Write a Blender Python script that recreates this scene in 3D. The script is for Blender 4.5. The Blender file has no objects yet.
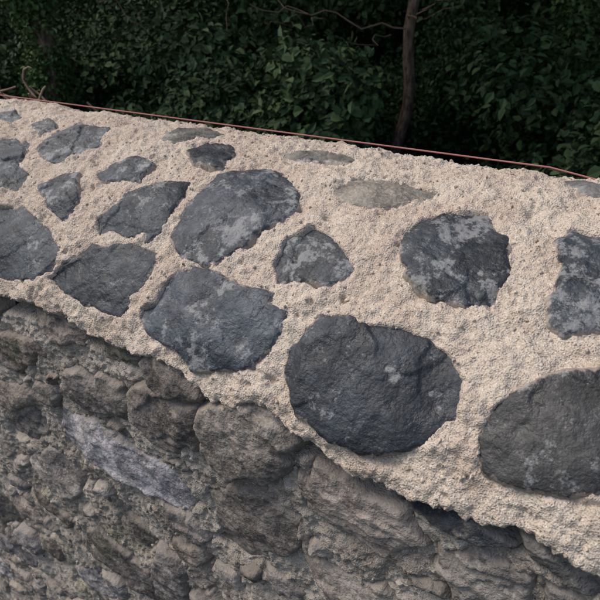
import bpy, math, random
import numpy as np
from mathutils import Vector, Matrix
rng=np.random.default_rng(7); random.seed(7)
H0=2.6
# ---------------------------------------------------------------- noise
_p=np.random.default_rng(3).permutation(256); _p=np.concatenate([_p,_p,_p])
_g=np.array([(math.cos(a),math.sin(a)) for a in np.linspace(0,2*math.pi,32,endpoint=False)])
def perlin(x,y):
    x=np.asarray(x,float)+1000.0;y=np.asarray(y,float)+1000.0
    xi=np.floor(x).astype(int);yi=np.floor(y).astype(int);xf=x-xi;yf=y-yi;xi&=255;yi&=255
    u=xf*xf*xf*(xf*(xf*6-15)+10);v=yf*yf*yf*(yf*(yf*6-15)+10)
    def gr(ix,iy,dx,dy):
        g=_g[_p[_p[ix&255]+(iy&255)]&31];return g[...,0]*dx+g[...,1]*dy
    a=gr(xi,yi,xf,yf);b=gr(xi+1,yi,xf-1,yf);c=gr(xi,yi+1,xf,yf-1);d=gr(xi+1,yi+1,xf-1,yf-1)
    a=a+u*(b-a);c=c+u*(d-c);return (a+v*(c-a))*1.5
def fbm(x,y,o=3,g=.5):
    r=0;a=1
    for i in range(o):
        r=r+a*perlin(x*2**i+i*17.3,y*2**i+i*9.1);a*=g
    return r
def sstep(a,b,x):
    t=np.clip((x-a)/(b-a),0,1);return t*t*(3-2*t)
# ---------------------------------------------------------------- profile of the wall (y,z), t=0 on the lower coping edge
ctrl=np.array([(1.42,-2.6),(1.40,-.6),(1.35,-.40),(1.24,-.318),(1.0,-.345),(.82,-.42),(.70,-.51),(.625,-.60),(.60,-.66),(.60,-1.2),(.56,-2.6)])
def cr(P,n=60):
    out=[];Q=np.vstack([2*P[0]-P[1],P,2*P[-1]-P[-2]])
    for i in range(1,len(Q)-2):
        p0,p1,p2,p3=Q[i-1:i+3]
        a=np.linalg.norm(p1-p0)**.5;b=np.linalg.norm(p2-p1)**.5;c=np.linalg.norm(p3-p2)**.5
        t0=0;t1=a;t2=a+b;t3=a+b+c
        t=np.linspace(t1,t2,n,endpoint=False)[:,None]
        A1=(t1-t)/(t1-t0)*p0+(t-t0)/(t1-t0)*p1;A2=(t2-t)/(t2-t1)*p1+(t-t1)/(t2-t1)*p2;A3=(t3-t)/(t3-t2)*p2+(t-t2)/(t3-t2)*p3
        B1=(t2-t)/(t2-t0)*A1+(t-t0)/(t2-t0)*A2;B2=(t3-t)/(t3-t1)*A2+(t-t1)/(t3-t1)*A3
        out.append((t2-t)/(t2-t1)*B1+(t-t1)/(t2-t1)*B2)
    out.append(P[-1:]);return np.vstack(out)
C=cr(ctrl);Lc=np.concatenate([[0],np.cumsum(np.linalg.norm(np.diff(C,axis=0),axis=1))])
near=Lc[np.argmin(np.abs(C[:,1]+.638)+(C[:,0]>.8)*9)]
Tt=(near-Lc)[::-1];PY=C[::-1,0];PZ=C[::-1,1]+H0
Tmin,Tmax=Tt[0],Tt[-1]
def surf(s,t,h):
    y=np.interp(t,Tt,PY);z=np.interp(t,Tt,PZ);e=.02
    dy=np.interp(t+e,Tt,PY)-np.interp(t-e,Tt,PY);dz=np.interp(t+e,Tt,PZ)-np.interp(t-e,Tt,PZ)
    l=np.hypot(dy,dz);ny=-dz/l;nz=dy/l
    return np.stack([s,y+ny*h,z+nz*h],-1)
# ---------------------------------------------------------------- stones, in wall coordinates (-s, t)
def P(txt,u): return [np.array([(-float(a.split()[0])*u,float(a.split()[1])*u) for a in q.split(",")]) for q in txt.split("|")]
cop=P("1473 209,1361 239,1252 226,1154 189,1103 161,1097 111,1136 72,1225 55,1343 39|1103 91,1026 199,941 219,837 224,818 172,842 68,956 64|795 81,758 204,670 221,550 211,485 184,487 109,511 72,612 26,756 57|442 77,449 130,423 187,373 209,276 221,193 204,153 170,144 105,182 52,254 12,325 4,388 24|106 89,97 146,61 192,11 231,-63 272,-107 119,-26 64,34 48,82 47|345 390,333 446,292 500,222 518,166 446,142 367,147 306,190 287,250 290,305 317|96 469,83 510,37 514,-23 514,-47 358,-5 306,37 282,70 317,71 403|565 272,568 339,531 377,482 370,434 339,396 303,419 267,532 234|825 269,842 390,821 500,730 534,611 473,582 416,635 308,681 239,770 231|1059 262,1022 358,956 416,893 436,870 367,855 277,928 244,1025 229",.001)
cop+=P("263 62,255 74,245 74,233 62,228 49,247 52|235 79,228 89,220 96,209 94,205 80,226 75|198 108,195 122,181 121,171 110,169 100,186 100|294 88,300 109,294 123,269 121,259 100,268 82,282 81|341 84,322 93,303 89,298 77,323 70|318 66,299 75,281 69,276 56,298 50|226 118,230 137,211 142,197 138,204 126,213 115|108 99,104 111,85 114,67 113,75 101,86 93,97 93|154 126,122 135,109 134,116 124,138 120|31 145,0 149,-4 132,18 132|381 115,369 127,352 120,352 109|330 110,325 120,307 112,306 99",.005)
fac=P("1158 3,1056 15,958 8,980 -53,1100 -78,1151 -53|950 5,870 1,793 -12,824 -53,920 -59|787 -18,726 14,618 -1,598 -37,655 -72,738 -72|834 -113,739 -78,616 -72,640 -170,706 -233,800 -243,864 -215|633 -113,590 -42,489 5,401 -8,393 -48,460 -179,554 -224,632 -215|1137 -313,997 -272,879 -302,737 -313,671 -376,746 -452,919 -452,1097 -463,1161 -408|1067 -153,867 -121,871 -215,1007 -253,1100 -243|633 -313,490 -215,409 -233,401 -344,538 -485,638 -474|395 -121,296 -72,187 -92,146 -153,211 -233,310 -233,386 -205|217 -62,163 -40,74 -34,8 -45,51 -73,141 -78|15 -22,-32 -25,-108 -36,-119 -75,-60 -82,-3 -62|843 -637,722 -637,759 -823,880 -867|130 -145,61 -95,-14 -116,-14 -179,86 -243",.001)
ES=np.array([(-9,0),(-1.247,.005),(-1.131,.019),(-1.022,.018),(-.903,.011),(-.793,-.008),(-.683,.003),(-.59,-.027),(-.49,.004),(-.402,-.020),(-.282,-.044),(-.194,-.048),(-.076,-.026),(-.009,-.016),(.08,-.020),(5,0)])
def edge(s): return np.interp(s,ES[:,0],ES[:,1])+.016*fbm(s*8,0*s+3.3,3)+.006*perlin(s*60,0*s)
JR=np.random.default_rng(11)
def jag(p,amp=.007,mn=.035):   # broken, chipped outline
    out=[];n=len(p)
    for i in range(n):
        a=p[i];b=p[(i+1)%n];out.append(a);l=np.linalg.norm(b-a)
        m=int(l/mn)
        if m>=1:
            nr=np.array([-(b-a)[1],(b-a)[0]])/l
            us=np.sort(JR.uniform(.12,.88,min(m,3)))
            for u in us: out.append(a+(b-a)*u+nr*JR.normal(0,amp)*min(1,l/.1))
    return np.array(out)
cop=[jag(p) for p in cop];fac=[jag(p,.010) for p in fac]
GREY=(.036,.041,.047)
copst=[]
tints=[(.030,.035,.041),(.025,.029,.034),(.042,.049,.060),(.028,.032,.038),(.038,.037,.036),(.025,.029,.034),(.029,.034,.040),(.037,.041,.046),(.039,.045,.054),(.030,.035,.042),
 (.036,.041,.048),(.033,.038,.044),(.018,.022,.027),(.060,.064,.068),(.038,.043,.050),(.030,.035,.041),(.085,.08,.07),(.20,.175,.145),(.12,.11,.095),(.11,.105,.10),(.07,.075,.08),(.08,.08,.08)]
light=[.25,.1,.5,.35,.35,.65,.72,.6,.55,.4,.6,.6,.4,.6,.5,.5,.5,.3,.5,.6,.6,.6]
for p,c,l in zip(cop,tints,light): copst.append((p,c,l))
facst=[]
ft=[(.115,.098,.086),(.105,.091,.080),(.095,.082,.073),(.10,.087,.078),(.15,.13,.113),(.26,.24,.24),(.125,.11,.10),(.14,.12,.105),(.19,.16,.138),(.028,.030,.034),(.08,.075,.07),(.12,.108,.10),(.15,.133,.117)]  # the near-black entry paints crevice shade under the coping, not a stone colour
for p,c in zip(fac,ft): facst.append((p,tuple(v*1.45 for v in c),.35))
# random fill of the rest of the masonry
gs=.01;S0,S1=-7.5,3.6;T0=-1.95;occ=np.zeros((int((S1-S0)/gs),int((.86-T0)/gs)),bool)
def inside(px,py,poly):
    r=np.zeros(px.shape,bool);n=len(poly)
    for i in range(n):
        x1,y1=poly[i];x2,y2=poly[(i+1)%n]
        c=((y1>py)!=(y2>py))&(px<(x2-x1)*(py-y1)/(y2-y1+1e-12)+x1);r^=c
    return r
def raster(poly,gap):
    c=poly.mean(0);d=poly-c;l=np.linalg.norm(d,axis=1,keepdims=True);q=c+d*(l+gap)/l
    i0=np.maximum(((q.min(0)-(S0,T0))/gs).astype(int),0);i1=((q.max(0)-(S0,T0))/gs).astype(int)+2
    i1=np.minimum(i1,occ.shape)
    if (i1<=i0).any(): return None
    X,Y=np.meshgrid(S0+gs*(np.arange(i0[0],i1[0])+.5),T0+gs*(np.arange(i0[1],i1[1])+.5),indexing='ij')
    return (slice(i0[0],i1[0]),slice(i0[1],i1[1])),inside(X,Y,q)
for p,_,_ in copst+facst:
    r=raster(p,.008)
    if r: occ[r[0]]|=r[1]
def rpoly(c,r,asp):
    n=random.randint(4,6);a0=random.random()*6.28;rot=random.gauss(0,.22);pts=[]
    for k in range(n):
        a=a0+6.283*(k+random.uniform(-.32,.32))/n;q=r*random.uniform(.7,1.2)
        x=q*math.cos(a)*asp;y=q*math.sin(a)/asp
        pts.append((c[0]+x*math.cos(rot)-y*math.sin(rot),c[1]+x*math.sin(rot)+y*math.cos(rot)))
    return np.array(pts)
for R0,n in ((.16,500),(.12,1500),(.08,2500),(.052,2400),(.032,600)):
    for _ in range(n):
        if R0<.04: c=(random.uniform(-2.6,.45),random.uniform(T0+.05,-.02))
        else: c=(random.uniform(S0+.2,S1-.2),random.uniform(T0+.05,.78 if R0>.075 else -.02))
        r=R0*random.uniform(.8,1.15);p=rpoly(c,r,random.uniform(1.15,1.7))
        isc=c[1]>0
        if isc:
            if -2.45<c[0]<.2 or p[:,1].min()<.04: continue
        elif (p[:,1]>edge(p[:,0])-.012).any(): continue
        rr=raster(p,.012 if isc else .006)
        if rr is None or (occ[rr[0]]&rr[1]).any(): continue
        occ[rr[0]]|=rr[1]
        if isc:
            k=random.uniform(.8,1.4);copst.append((jag(p),tuple(v*k for v in GREY),.5))
        else:
            k=random.uniform(.85,2.1);w=random.choice([(.13,.108,.092),(.14,.12,.105),(.13,.12,.118),(.16,.142,.128),(.105,.092,.084)])
            facst.append((jag(p,.008),tuple(v*k for v in w),random.uniform(.1,.6)))
def sdf(X,Y,poly):
    D=np.full(X.shape,1e9);n=len(poly)
    for i in range(n):
        a=poly[i];b=poly[(i+1)%n];e=b-a
        k=np.clip(((X-a[0])*e[0]+(Y-a[1])*e[1])/(e@e),0,1)
        D=np.minimum(D,np.hypot(X-a[0]-k*e[0],Y-a[1]-k*e[1]))
    return np.where(inside(X,Y,poly),D,-D)
def warp(X,Y,k=1.):
    return X+.0022*k*fbm(X*20,Y*20,2)+.0016*fbm(X*95,Y*95,2), Y+.0022*k*fbm(X*20+31,Y*20+7,2)+.0016*fbm(X*95+5,Y*95+9,2)
def low(s,t): return .009*fbm(s*6,t*6,2)
# ---------------------------------------------------------------- wall core grid
def ax(*segs):
    out=[]
    for a,b,d in segs: out.append(np.linspace(a,b,max(2,int(round((b-a)/d))),endpoint=False))
    return np.concatenate(out)
sv=np.append(ax((-9,-7.5,.1),(-7.5,-4.5,.03),(-4.5,-2.5,.014),(-2.5,-1.3,.0045),(-1.3,.25,.0032),(.25,1.6,.014),(1.6,3.6,.03)),4.2)
tv=np.append(ax((Tmin,-1.6,.012),(-1.6,-.8,.0055),(-.8,.83,.0032),(.83,1.1,.012),(1.1,Tmax,.08)),Tmax)
S,T=np.meshgrid(sv,tv,indexing='ij')
E=edge(S)
cm=sstep(-.008,.008,T-E+.006*fbm(S*60,T*60,2))   # 1 on new coping mortar
L=low(S,T)
mort=-.001+L+.0075*fbm(S*17,T*17,2)+.0036*fbm(S*45+8,T*45,2)+.0026*fbm(S*100,T*100,2)
sm=sstep(-.3,.3,fbm(S*8+1,T*8+6,2))
rg=1-np.abs(fbm(S*28+5,T*28+2,2));mort+=.0045*(rg-.7)*sm
pit=np.clip(fbm(S*42+9,T*42+4,2)-.45,0,1);mort-=.022*pit*sm
mort+=.0017*fbm(S*200,T*200,1)
mort-=.003*(1-sstep(.0,.03,T-E))
old=-.033+L*1.2+.008*fbm(S*16,T*16,3)+.005*(.6-np.abs(fbm(S*34,T*34,2))*1.6)+.0042*fbm(S*90,T*90,3)
gap=sstep(-.06,-.03,T-E)*(1-sstep(-.014,-.004,T-E))*sstep(-.45,.05,fbm(S*5+2,T*0+8,2)+.3*sstep(-.5,-.1,S)*sstep(.6,.1,S))
old-=.05*gap
hh=old*(1-cm)+mort*cm
bm=sstep(.9,1.2,T);hh=hh*(1-bm)+(.02*fbm(S*7,T*7,3))*bm
OFF={1:.0045,0:.002}
for arr,isc in ((copst,1),(facst,0)):
    for p,_,_ in arr:
        a0,a1=np.searchsorted(sv,[p[:,0].min()-.02,p[:,0].max()+.02]);b0,b1=np.searchsorted(tv,[p[:,1].min()-.02,p[:,1].max()+.02])
        if a1<=a0+1 or b1<=b0+1: continue
        X=S[a0:a1,b0:b1];Y=T[a0:a1,b0:b1];wx,wy=warp(X,Y,1 if isc else 1.8);d=sdf(wx,wy,p)+OFF[isc]
        prot=1 if isc else (1-cm[a0:a1,b0:b1])
        hh[a0:a1,b0:b1]-=.035*sstep(.003,.014,d)*prot
        hh[a0:a1,b0:b1]-=(.004 if isc else .016)*np.exp(-np.abs(d)/.006)*sstep(-.2,.3,fbm(X*12,Y*12,2))*prot
def add_mesh(name,V,Q,mat,cols=None,smooth=True,parent=None):
    me=bpy.data.meshes.new(name);nv=len(V);nq=len(Q);k=Q.shape[1]
    me.vertices.add(nv);me.vertices.foreach_set("co",np.ascontiguousarray(V,dtype=np.float32).ravel())
    me.loops.add(nq*k);me.loops.foreach_set("vertex_index",np.ascontiguousarray(Q,dtype=np.int32).ravel())
    me.polygons.add(nq);me.polygons.foreach_set("loop_start",np.arange(0,nq*k,k,dtype=np.int32))
    me.polygons.foreach_set("use_smooth",np.full(nq,smooth))
    me.update(calc_edges=True)
    if cols:
        for cn,cv in cols.items():
            at=me.color_attributes.new(cn,'FLOAT_COLOR','POINT')
            a=np.ones((nv,4),np.float32);a[:,:cv.shape[1]]=cv;at.data.foreach_set("color",a.ravel())
    me.materials.append(mat)
    ob=bpy.data.objects.new(name,me);bpy.context.collection.objects.link(ob)
    if parent: ob.parent=parent
    return ob
def gridq(n,m):
    i=np.arange(n-1)[:,None]*m+np.arange(m-1)[None,:]
    return np.stack([i,i+m,i+m+1,i+1],-1).reshape(-1,4)
# ---------------------------------------------------------------- materials
def newmat(name,rough=.8,spec=.3):
    m=bpy.data.materials.new(name);m.use_nodes=True;nt=m.node_tree;b=nt.nodes["Principled BSDF"]
    b.inputs["Roughness"].default_value=rough;b.inputs["Specular IOR Level"].default_value=spec
    return m,nt,b
def noise(nt,co,sc,det=4,ro=.55,dist=0):
    n=nt.nodes.new("ShaderNodeTexNoise");n.inputs["Scale"].default_value=sc;n.inputs["Detail"].default_value=det;n.inputs["Roughness"].default_value=ro;n.inputs["Distortion"].default_value=dist
    nt.links.new(co,n.inputs["Vector"]);return n.outputs["Fac"]
def ramp(nt,f,a,b,lo=0.,hi=1.):
    n=nt.nodes.new("ShaderNodeMapRange");n.inputs["From Min"].default_value=a;n.inputs["From Max"].default_value=b;n.inputs["To Min"].default_value=lo;n.inputs["To Max"].default_value=hi
    n.interpolation_type='SMOOTHSTEP';nt.links.new(f,n.inputs["Value"]);return n.outputs["Result"]
def mix(nt,f,a,b,mode='MIX'):
    n=nt.nodes.new("ShaderNodeMix");n.data_type='RGBA';n.blend_type=mode
    for s,v in ((n.inputs[0],f),(n.inputs[6],a),(n.inputs[7],b)):
        if isinstance(v,(int,float)): s.default_value=v
        elif isinstance(v,tuple): s.default_value=(*v,1)
        else: nt.links.new(v,s)
    return n.outputs[2]
def math_(nt,op,a,b=0.):
    n=nt.nodes.new("ShaderNodeMath");n.operation=op
    for s,v in ((n.inputs[0],a),(n.inputs[1],b)):
        if isinstance(v,(int,float)): s.default_value=v
        else: nt.links.new(v,s)
    return n.outputs[0]
def bump(nt,b,hs,strength=1.):
    prev=None
    for h,d in hs:
        n=nt.nodes.new("ShaderNodeBump");n.inputs["Strength"].default_value=strength;n.inputs["Distance"].default_value=d
        nt.links.new(h,n.inputs["Height"])
        if prev: nt.links.new(prev,n.inputs["Normal"])
        prev=n.outputs["Normal"]
    nt.links.new(prev,b.inputs["Normal"])
def coord(nt): return nt.nodes.new("ShaderNodeTexCoord").outputs["Object"]
def attr(nt,name):
    n=nt.nodes.new("ShaderNodeAttribute");n.attribute_name=name;return n
def voro(nt,co,sc,out="Distance"):
    n=nt.nodes.new("ShaderNodeTexVoronoi");n.inputs["Scale"].default_value=sc;nt.links.new(co,n.inputs["Vector"]);return n.outputs[out]
mm,nt,b=newmat("mortar",.95,.12);co=coord(nt)
a=attr(nt,"new");sep=nt.nodes.new("ShaderNodeSeparateColor");nt.links.new(a.outputs["Color"],sep.inputs[0])
n1=noise(nt,co,9,3);n2=noise(nt,co,60,3);n3=noise(nt,co,330,2);vg=voro(nt,co,480,"Color");vs=nt.nodes.new("ShaderNodeSeparateColor");nt.links.new(vg,vs.inputs[0])
c=mix(nt,ramp(nt,n1,.35,.65),(.49,.392,.315),(.56,.475,.39))
c=mix(nt,ramp(nt,n2,.52,.72,0,.5),c,(.37,.30,.245))
c=mix(nt,ramp(nt,n3,.53,.72,0,.5),c,(.68,.605,.52))
c=mix(nt,ramp(nt,vs.outputs[0],.90,.94,0,.6),c,(.19,.165,.145))
c=mix(nt,ramp(nt,vs.outputs[1],.92,.95,0,.6),c,(.74,.70,.64))
o1=noise(nt,co,7,4);o2=noise(nt,co,38,4);o3=noise(nt,co,24,4)
o=mix(nt,ramp(nt,o1,.35,.65),(.28,.235,.195),(.44,.385,.325))
o=mix(nt,ramp(nt,o2,.5,.68,0,.8),o,(.51,.455,.395))
o=mix(nt,ramp(nt,o3,.55,.7,0,.65),o,(.145,.122,.10))
o=mix(nt,ramp(nt,noise(nt,co,4.3,4),.59,.70,0,.35),o,(.17,.175,.09))
o=mix(nt,ramp(nt,vs.outputs[0],.85,.9,0,.5),o,(.54,.50,.45))
c=mix(nt,sep.outputs[0],o,c)
nt.links.new(c,b.inputs["Base Color"])
bump(nt,b,[(n2,.0035),(n3,.0028),(voro(nt,co,300),.0014)])
def stone_mat(name,old):
    m,nt,b=newmat(name,.62 if not old else .85,.42 if not old else .2);co=coord(nt)
    t=attr(nt,"tint").outputs["Color"];e=attr(nt,"edge");se=nt.nodes.new("ShaderNodeSeparateColor");nt.links.new(e.outputs["Color"],se.inputs[0])
    ed,li=se.outputs[0],se.outputs[1]
    n1=noise(nt,co,11,5,.62);n2=noise(nt,co,34,4,.65);n3=noise(nt,co,170,3,.6);n4=noise(nt,co,15,9,.78)
    dk=mix(nt,1.0,t,(.55,.55,.57),'MULTIPLY');lt=mix(nt,1.0,t,(1.6,1.6,1.6),'MULTIPLY');vl=mix(nt,1.0,t,(2.6,2.6,2.55),'MULTIPLY')
    c=mix(nt,ramp(nt,n1,.40,.60),dk,lt)
    c=mix(nt,ramp(nt,n2,.42,.62,0,.5),c,t)
    c=mix(nt,ramp(nt,n3,.5,.75,0,.5),c,vl)
    thr=math_(nt,'ADD',n4,math_(nt,'MULTIPLY',li,.14))
    if old:
        c=mix(nt,ramp(nt,thr,.56,.72,0,.65),c,(.41,.365,.315))
        c=mix(nt,ramp(nt,noise(nt,co,45,4,.7),.56,.64,0,.5),c,(.08,.067,.058))
        c=mix(nt,ramp(nt,noise(nt,co,5,3),.58,.70,0,.3),c,(.14,.14,.08))
    else:
        c=mix(nt,ramp(nt,thr,.60,.67,0,.62),c,(.29,.29,.29))
    dn=math_(nt,'ADD',ed,math_(nt,'MULTIPLY',math_(nt,'SUBTRACT',n2,.5),1.5))
    c=mix(nt,ramp(nt,dn,.0,.28 if not old else .45,.6,0.),c,(.44,.37,.31) if not old else (.30,.26,.22))
    nt.links.new(c,b.inputs["Base Color"])
    nt.links.new(ramp(nt,n2,.3,.7,.45,.68) if not old else ramp(nt,n2,.3,.7,.7,.9),b.inputs["Roughness"])
    bump(nt,b,[(n1,.008 if not old else .011),(n2,.005 if not old else .008),(n3,.0016 if not old else .0028)])
    return m
ms=stone_mat("coping_stone",False);mo=stone_mat("old_stone",True)
wall=bpy.data.objects.new("stone_wall",None);bpy.context.collection.objects.link(wall)
V=surf(S.ravel(),T.ravel(),hh.ravel())
add_mesh("mortar_core",V,gridq(len(sv),len(tv))[:,::-1],mm,{"new":np.clip(cm,0,1).ravel()[:,None].repeat(3,1)},parent=wall)
for x,nm in ((-9,"end_face"),(4.2,"end_face")):
    pr=np.stack([np.full(len(PY),x),PY,PZ],-1)[::6]
    me=bpy.data.meshes.new(nm);me.from_pydata([tuple(v) for v in pr],[],[tuple(range(len(pr)))]);me.materials.append(mm)
    ob=bpy.data.objects.new(nm,me);bpy.context.collection.objects.link(ob);ob.parent=wall
# ---------------------------------------------------------------- stones
def build(name,arr,mat,isc):
    VV=[];QQ=[];TI=[];ED=[];off=0
    for k,(p,tint,li) in enumerate(arr):
        c=p.mean(0);vis=-2.5<c[0]<.4
        r=(.0028 if isc else .004) if vis else .012
        xs=np.arange(p[:,0].min()-.03,p[:,0].max()+.03,r);ys=np.arange(p[:,1].min()-.03,p[:,1].max()+.03,r)
        X,Y=np.meshgrid(xs,ys,indexing='ij');wx,wy=warp(X,Y,1 if isc else 1.8);d=sdf(wx,wy,p)+OFF[isc]
        R=np.random.default_rng(k*7+isc);size=math.sqrt(np.ptp(p[:,0])*np.ptp(p[:,1]))
        base=(low(c[0],c[1])+.009) if isc else (-.030+low(c[0],c[1])*1.2+R.uniform(.009,.026))
        g0=R.normal(0,.035 if isc else .05,2);top=base+g0[0]*(X-c[0])+g0[1]*(Y-c[1])
        jx=.006*fbm(X*16+k,Y*16,2);jy=.006*fbm(X*16+k,Y*16+40,2);XX=X+jx-c[0];YY=Y+jy-c[1]
        for q in range(5):   # broad cleavage planes
            a=R.uniform(0,6.28);g=R.uniform(.06,.2) if isc else R.uniform(.05,.22);o=R.uniform(.0,.28)*size
            top=np.minimum(top,base+.003-g*(XX*math.cos(a)+YY*math.sin(a)-o))
        for q in range(3):   # broken arrises at the rim
            a=R.uniform(0,6.28);g=R.uniform(.4,.9);o=R.uniform(.40,.52)*size
            top=np.minimum(top,np.maximum(base+.002-g*(XX*math.cos(a)+YY*math.sin(a)-o),base-.016))
        top=np.maximum(top,base-(.011 if isc else .02))
        for q in range(6):   # flake steps along crooked lines
            a=R.uniform(0,6.28) if isc else R.normal(1.57,.5)+R.choice([0,3.14]);o=R.uniform(-.4,.4)*size;l=XX*math.cos(a)+YY*math.sin(a)-o+.010*fbm(X*24+q*7,Y*24+k,3)
            m2=sstep(-.2,.2,fbm(X*7+q*3.7+k,Y*7+q,1)+.15)
            top=top-R.uniform(.001,.0042)*(1 if isc else 1.7)*sstep(-.002,.002,l)*m2
        top=top+.0018*fbm(X*22+k*3,Y*22,2)+.0012*np.abs(fbm(X*60+k,Y*60,2))+.0005*fbm(X*160,Y*160,2)
        if not isc: top=top+.002*fbm(X*30,Y*30,3)-.003*np.abs(fbm(X*45+3,Y*45,2))
        w=.0025 if isc else .0035
        hgt=np.where(d>0,top-.008*np.exp(-np.maximum(d,0)/w),top-.008+d*3)
        keep=d>-.014
        Q=gridq(len(xs),len(ys));kf=keep.ravel()[Q].all(1);Q=Q[kf]
        if len(Q)==0: continue
        u,inv=np.unique(Q,return_inverse=True);Q=inv.reshape(Q.shape)
        VV.append(surf(X.ravel()[u],Y.ravel()[u],hgt.ravel()[u]));QQ.append(Q[:,::-1]+off);off+=len(u)
        TI.append(np.tile(np.array(tint,np.float32),(len(u),1)))
        ED.append(np.stack([np.clip(d.ravel()[u]/.02,0,1),np.full(len(u),li),np.zeros(len(u))],-1))
    add_mesh(name,np.vstack(VV),np.vstack(QQ),mat,{"tint":np.vstack(TI),"edge":np.vstack(ED)},parent=wall)
build("coping_stones",copst,ms,1);build("rubble_stones",facst,mo,0)
# grit and crumbs stuck in the mortar
import bmesh
bmx=bmesh.new();bmesh.ops.create_icosphere(bmx,subdivisions=1,radius=1);ic=np.array([v.co[:] for v in bmx.verts]);iq=np.array([[v.index for v in f.verts] for f in bmx.faces]);bmx.free()
def interph(s,t):
    i=np.clip(np.searchsorted(sv,s),0,len(sv)-1);j=np.clip(np.searchsorted(tv,t),0,len(tv)-1);return hh[i,j]
VV=[];QQ=[];CC=[]
n=9000
ss=np.where(rng.random(n)<.6,rng.uniform(-1.1,.3,n),rng.uniform(-2.5,-1.1,n));tt=np.where(rng.random(n)<.65,rng.uniform(0,.80,n),rng.uniform(-1.6,0,n))
sz=.0010+.0030*rng.random(n)**3;sz=np.where(tt<0,sz*1.9,sz);h=interph(ss,tt);base=surf(ss,tt,h+sz*.1)
for i in range(n):
    v=ic*(1+rng.uniform(-.3,.3,(len(ic),1)))*rng.uniform(.6,1.3,3)*sz[i]+base[i];VV.append(v);QQ.append(iq+i*len(ic))
    w=rng.uniform(.7,1.35)
    col=np.array((.48,.40,.33)) if tt[i]>0 else np.array(random.choice([(.28,.24,.19),(.42,.38,.33),(.17,.15,.13)]))
    CC.append(np.tile(col*w,(len(ic),1)))
mg,nt,b=newmat("grit",.95,.15);nt.links.new(attr(nt,"tint").outputs["Color"],b.inputs["Base Color"])
add_mesh("grit",np.vstack(VV),np.vstack(QQ),mg,{"tint":np.clip(np.vstack(CC),0,.8)},parent=wall,smooth=False)
# ---------------------------------------------------------------- tubes
def tube(pts,rad,sides=12,rough=.0,seed=0):
    pts=np.array(pts,float);n=len(pts);tan=np.gradient(pts,axis=0);tan/=np.linalg.norm(tan,axis=1,keepdims=True)
    up=np.array([0,0,1.]) if abs(tan[0,2])<.8 else np.array([1.,0,0])
    V=[]
    for i in range(n):
        a=np.cross(tan[i],up);a/=np.linalg.norm(a);bb=np.cross(tan[i],a)
        th=np.linspace(0,2*np.pi,sides,endpoint=False)
        rr=rad[i]*(1+rough*perlin(th*2+seed,th*0+i*.35))
        V.append(pts[i]+np.outer(np.cos(th)*rr,a)+np.outer(np.sin(th)*rr,bb))
    V=np.vstack(V);j=np.arange(sides);Q=np.vstack([np.stack([i*sides+j,i*sides+(j+1)%sides,(i+1)*sides+(j+1)%sides,(i+1)*sides+j],-1) for i in range(n-1)])
    return V,Q
def wob(a,b,n,amp,seed):
    a=np.array(a,float);b=np.array(b,float);u=np.linspace(0,1,n)[:,None];p=a+(b-a)*u;w=np.sin(u*np.pi)**.5
    k=u[:,0]*5
    return p+amp*w*np.stack([perlin(k+seed,k*0+1),perlin(k+seed,k*0+5),perlin(k+seed,k*0+9)],-1)
def join(parts):
    V=[];Q=[];o=0
    for v,q in parts: V.append(v);Q.append(q+o);o+=len(v)
    return np.vstack(V),np.vstack(Q)
mb,nt,b=newmat("bark",.9,.2);co=coord(nt);mp=nt.nodes.new("ShaderNodeMapping");mp.inputs["Scale"].default_value=(1,1,.25);nt.links.new(co,mp.inputs[0])
nb=noise(nt,mp.outputs[0],28,5,.65);nt.links.new(mix(nt,ramp(nt,nb,.35,.65),(.07,.045,.033),(.26,.175,.125)),b.inputs["Base Color"]);bump(nt,b,[(nb,.02)])
mt,nt,b=newmat("twig",.8,.2);co=coord(nt);nt.links.new(mix(nt,noise(nt,co,30),(.13,.085,.06),(.28,.19,.14)),b.inputs["Base Color"])
mst,nt,b=newmat("string",.8,.15);co=coord(nt);nt.links.new(mix(nt,noise(nt,co,300),(.32,.11,.10),(.46,.22,.20)),b.inputs["Base Color"])
a=np.array((-.176,1.30,H0-.3170));c=np.array((-2.22,1.30,H0-.321));dr=(c-a)/np.linalg.norm(c-a)
pts=[a-dr*.5+np.array((0,.03,-.12)),a-dr*.12+np.array((0,0,-.016)),a]+[a+dr*l for l in np.linspace(.3,6.5,12)]
pts=np.array(pts);v,q=tube(pts,[.0019]*len(pts),8);add_mesh("string_line",v,q,mst)
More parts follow.
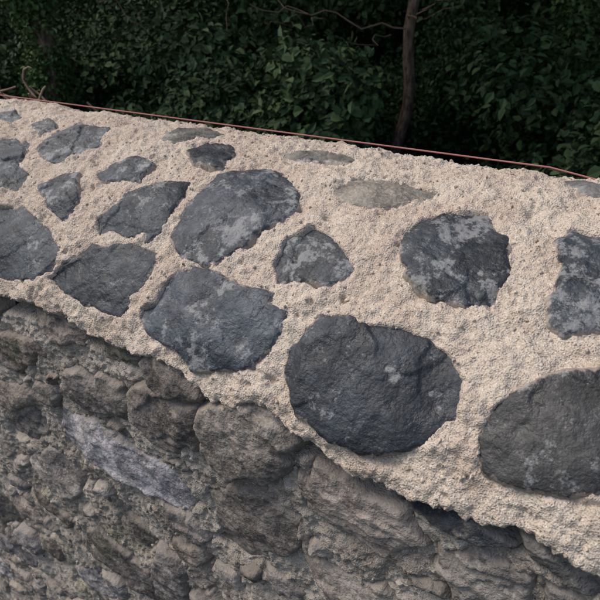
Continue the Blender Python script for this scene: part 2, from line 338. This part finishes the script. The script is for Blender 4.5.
# ---------------------------------------------------------------- leaves
def leafmat(name,c1,c2,c3):
    m,nt,b=newmat(name,.6,.2);oi=nt.nodes.new("ShaderNodeObjectInfo").outputs["Random"];lf=attr(nt,"tint").outputs["Color"];s=nt.nodes.new("ShaderNodeSeparateColor");nt.links.new(lf,s.inputs[0])
    c=mix(nt,s.outputs[0],c1,c2);c=mix(nt,ramp(nt,s.outputs[1],.75,1,0,.8),c,c3);c=mix(nt,math_(nt,'MULTIPLY',oi,.8),c,mix(nt,1.,c,(.4,.5,.42),'MULTIPLY'))
    nt.links.new(c,b.inputs["Base Color"]);return m
ml=leafmat("leaf",(.047,.078,.034),(.095,.145,.058),(.15,.21,.085))
mi=leafmat("ivy_leaf",(.07,.12,.035),(.12,.19,.055),(.18,.26,.09))
def clump(name,n,lmin,lmax,mat,seed,flat=.75):
    R=np.random.default_rng(seed);d=R.normal(size=(n,3));d/=np.linalg.norm(d,axis=1,keepdims=True)
    lob=1+.35*np.sin(d[:,0]*4+seed)*np.cos(d[:,1]*5+d[:,2]*3+seed)
    pos=d*(R.random((n,1))**.3)*lob[:,None]*np.array([1,1,flat])
    nr=d*.5+np.array([0,0,.6])+R.normal(0,.55,(n,3));nr/=np.linalg.norm(nr,axis=1,keepdims=True)
    ax=R.normal(size=(n,3))+d*.6+np.array([0,0,-.4]);ax-=nr*(ax*nr).sum(1,keepdims=True);ax/=np.linalg.norm(ax,axis=1,keepdims=True);sd=np.cross(nr,ax)
    l=R.uniform(lmin,lmax,(n,1));w=l*R.uniform(.24,.42,(n,1));f=nr*w*.25
    v=np.stack([pos,pos+ax*l*.35+sd*w+f,pos+ax*l*.72+sd*w*.7+f-nr*l*.06,pos+ax*l-nr*l*.15,pos+ax*l*.72-sd*w*.7+f-nr*l*.06,pos+ax*l*.35-sd*w+f],1).reshape(-1,3)
    i=np.arange(n)[:,None]*6;Q=np.concatenate([i+np.array([[0,1,2,3]]),i+np.array([[0,3,4,5]])])
    col=np.repeat(R.random((n,3)),6,axis=0)
    ob=add_mesh(name,v,Q,mat,{"tint":col},smooth=False);me=ob.data;bpy.data.objects.remove(ob);return me
CL=[clump("leaf_clump",1000,.07,.18,ml,i) for i in range(4)]
CLs=[clump("shrub_clump",420,.17,.28,ml,20+i,.6) for i in range(2)]
CI=[clump("ivy_clump",380,.22,.38,mi,30+i,1.3) for i in range(2)]
CT=[clump("crown_clump",420,.16,.28,ml,40+i,.6) for i in range(3)]
def inst(me,loc,sc,parent,rz=None):
    o=bpy.data.objects.new(me.name,me);bpy.context.collection.objects.link(o);o.location=loc;o.scale=(sc,)*3
    o.rotation_euler=(random.uniform(-.4,.4),random.uniform(-.4,.4),random.uniform(0,6.28));o.parent=parent;return o
def empty(n):
    e=bpy.data.objects.new(n,None);bpy.context.collection.objects.link(e);return e
und=empty("forest_undergrowth")
def hill(x,y): return 0.16*np.maximum(0,y-6)*1.0+.012*np.maximum(0,y-6)**2
def clearing(x,y,z,r):   # keep the stems of the front trees free of scrub
    for (cx,cy) in ((-2.55,6.2),(-6.35,4.3)):
        for f in (.7,.8,.9,1.0):
            if math.hypot(x-cx*f,y-cy*f)<r*.8+.12 and z+r*.6>H0-.095*cy*f*1.0: return True
    return False
for i in range(360):
    x=random.uniform(-18,4.5)
    y=random.uniform(3.6,7.5) if random.random()<.6 else random.uniform(7,11)
    g=float(hill(x,y));top=.6+(y-3.6)*.62;z=g+random.uniform(.1,max(.3,min(top,2.9)));r=random.uniform(.4,.8)
    if clearing(x,y,z,r): continue
    inst(random.choice(CL),(x,y,z),r,und)
for i in range(90):
    x=random.uniform(-26,7);y=random.uniform(11,16);inst(random.choice(CL),(x,y,float(hill(x,y))+random.uniform(.3,3.2)),random.uniform(1.1,1.7),und)
for i in range(40):
    x=random.uniform(-7,-2.4);y=random.uniform(4.5,5.8);z=random.uniform(1.1,2.15);r=random.uniform(.28,.5)
    if not clearing(x,y,z,r): inst(random.choice(CLs),(x,y,z),r,und)
# trees
def tree(name,x,y,r,h,ivy=False,seed=0,lean=(0,0),crown=10,cr_=2.4):
    e=empty(name);g=float(hill(x,y))-.1
    pts=wob((x,y,g),(x+lean[0],y+lean[1],h),26,.18,seed);rad=np.linspace(r*1.15,r*.4,26);rad[0]*=1.5;rad[1]*=1.2
    parts=[tube(pts,rad,16,.18,seed)]
    R=random.Random(seed)
    for k in range(8):
        i=R.randint(13,24);a=R.uniform(0,6.28);l=R.uniform(1.2,2.6)
        parts.append(tube(wob(pts[i],pts[i]+np.array((math.cos(a)*l,math.sin(a)*l,l*.6)),10,.25,seed+k),np.linspace(rad[i]*.55,.012,10),8,.1,k))
    v,q=join(parts);add_mesh("trunk_and_limbs",v,q,mb,parent=e)
    for k in range(crown):  # unseen crowns, added and spread to keep sky light off the undergrowth
        a=R.uniform(0,6.28);q_=R.random()**.5*cr_
        inst(random.choice(CT),(x+lean[0]+math.cos(a)*q_,y+lean[1]+math.sin(a)*q_,h-1.2+R.uniform(-1.2,1.6)),R.uniform(.8,1.2),e)
    if ivy:
        for k in range(50):
            i=R.randint(2,22);a=R.uniform(0,6.28);p=pts[i]+np.array((math.cos(a),math.sin(a),0))*rad[i]*.9+np.array((0,0,R.uniform(-.15,.15)));inst(random.choice(CI),p,R.uniform(.16,.24),e)
    return pts
tree("pine_tree",-2.55,6.2,.066,6.8,seed=3,lean=(.12,.1))
tree("ivy_covered_tree",-6.35,4.3,.11,7.2,True,5,crown=8)
tree("broadleaf_tree",-7.9,8,.09,7,False,9)
tree("broadleaf_tree",-.9,7,.055,7,True,12)
for i,(x,y) in enumerate([(-4.6,7.4),(-11,6.2),(-14.5,8.5),(-10,10.5),(-5.5,11),(-1.5,10.5),(2.2,8),(4.6,6.4)]):
    tree("broadleaf_tree",x,y,random.uniform(.07,.14),random.uniform(6.5,8.5),i%3==0,20+i,crown=10,cr_=2.8)
# bare branches
parts=[]
for k,(a,b_,r) in enumerate([((-2.55,6.15,2.35),(-3.75,5.0,2.58),.011),((-3.2,5.5,2.45),(-3.5,4.9,2.42),.006),((-3.3,5.4,2.5),(-4.2,5.3,2.75),.006),((-2.5,6.1,2.45),(-1.9,5.4,2.62),.009),((-2.6,5.9,2.3),(-2.9,5.2,2.15),.005),((-4.5,5.6,2.9),(-3.9,4.8,2.35),.006),((-1.2,6.6,2.9),(-2.2,5.6,2.45),.008),((-6.2,4.9,2.9),(-5.1,4.9,2.3),.007)]):
    p=wob(a,b_,14,.14,k*3.1);parts.append(tube(p,np.linspace(r,r*.35,14),6))
v,q=join(parts);add_mesh("bare_branches",v,q,mt)
# dead vines creeping up the back of the wall
parts=[]
for k in range(18):
    x0=random.uniform(-3.2,-2.1);x1=x0+random.uniform(-.35,.35)
    n=26;u=np.linspace(0,1,n);z1=random.uniform(.50,.72)
    p=np.stack([x0+(x1-x0)*u+.16*perlin(u*5+k,u*0),1.50+.15*perlin(u*3,u*0+k)+.03*np.sin(u*9+k),H0-.95+z1*u**.7+.08*perlin(u*6,u*0+k*2)],-1)
    parts.append(tube(p,np.linspace(.011,.004,n),7,.2,k))
v,q=join(parts);add_mesh("dead_vine",v,q,mt)
# ground
mgd,nt,b=newmat("ground",.95,.1);co=coord(nt);nt.links.new(mix(nt,noise(nt,co,2.5,6),(.02,.028,.012),(.05,.045,.028)),b.inputs["Base Color"]);bump(nt,b,[(noise(nt,co,12,5),.05)])
gx=np.concatenate([[-300,-120,-60],np.arange(-30,20,.5),[30,60,120,300]]);gy=np.concatenate([[-300,-100,-40],np.arange(-10,40,.5),[50,80,140,300]])
X,Y=np.meshgrid(gx,gy,indexing='ij');Z=np.where(Y>6,hill(X,np.minimum(Y,26)),0)+.05*fbm(X*.6,Y*.6,3)*(Y>2)
add_mesh("ground",np.stack([X,Y,Z-.01],-1).reshape(-1,3),gridq(len(gx),len(gy)),mgd)
# ---------------------------------------------------------------- light
w=bpy.data.worlds.new("World");bpy.context.scene.world=w;w.use_nodes=True;nt=w.node_tree
sky=nt.nodes.new("ShaderNodeTexSky");sky.sky_type='NISHITA';sky.sun_disc=False
d=Vector((-.75,-.30,0)).normalized();el=math.radians(56)
sky.sun_elevation=el;sky.sun_rotation=math.atan2(d.x,d.y);sky.air_density=1.;sky.dust_density=3.
nt.links.new(sky.outputs[0],nt.nodes["Background"].inputs[0]);nt.nodes["Background"].inputs[1].default_value=.15
sl=bpy.data.lights.new("sun","SUN");sl.energy=2.4;sl.angle=math.radians(34);sl.color=(1,.94,.85);so=bpy.data.objects.new("sun",sl);bpy.context.collection.objects.link(so)
sd=Vector((d.x*math.cos(el),d.y*math.cos(el),math.sin(el)));so.rotation_euler=sd.to_track_quat('Z','Y').to_euler()
# ---------------------------------------------------------------- camera
F=Vector((-.469,.743,-.476)).normalized();Rr=Vector((.845,.534,0)).normalized();U=Rr.cross(F).normalized();Rr=F.cross(U)
cam=bpy.data.cameras.new("camera");co_=bpy.data.objects.new("camera",cam);bpy.context.collection.objects.link(co_)
M=Matrix((( Rr.x,U.x,-F.x,0),(Rr.y,U.y,-F.y,0),(Rr.z,U.z,-F.z,H0),(0,0,0,1)));co_.matrix_world=M
cam.sensor_width=36;cam.lens=33;cam.clip_start=.02;cam.clip_end=1000
cam.dof.use_dof=True;cam.dof.focus_distance=1.05;cam.dof.aperture_fstop=9
bpy.context.scene.camera=co_
sc=bpy.context.scene;sc.view_settings.view_transform='Standard';sc.view_settings.look='None';sc.view_settings.exposure=0
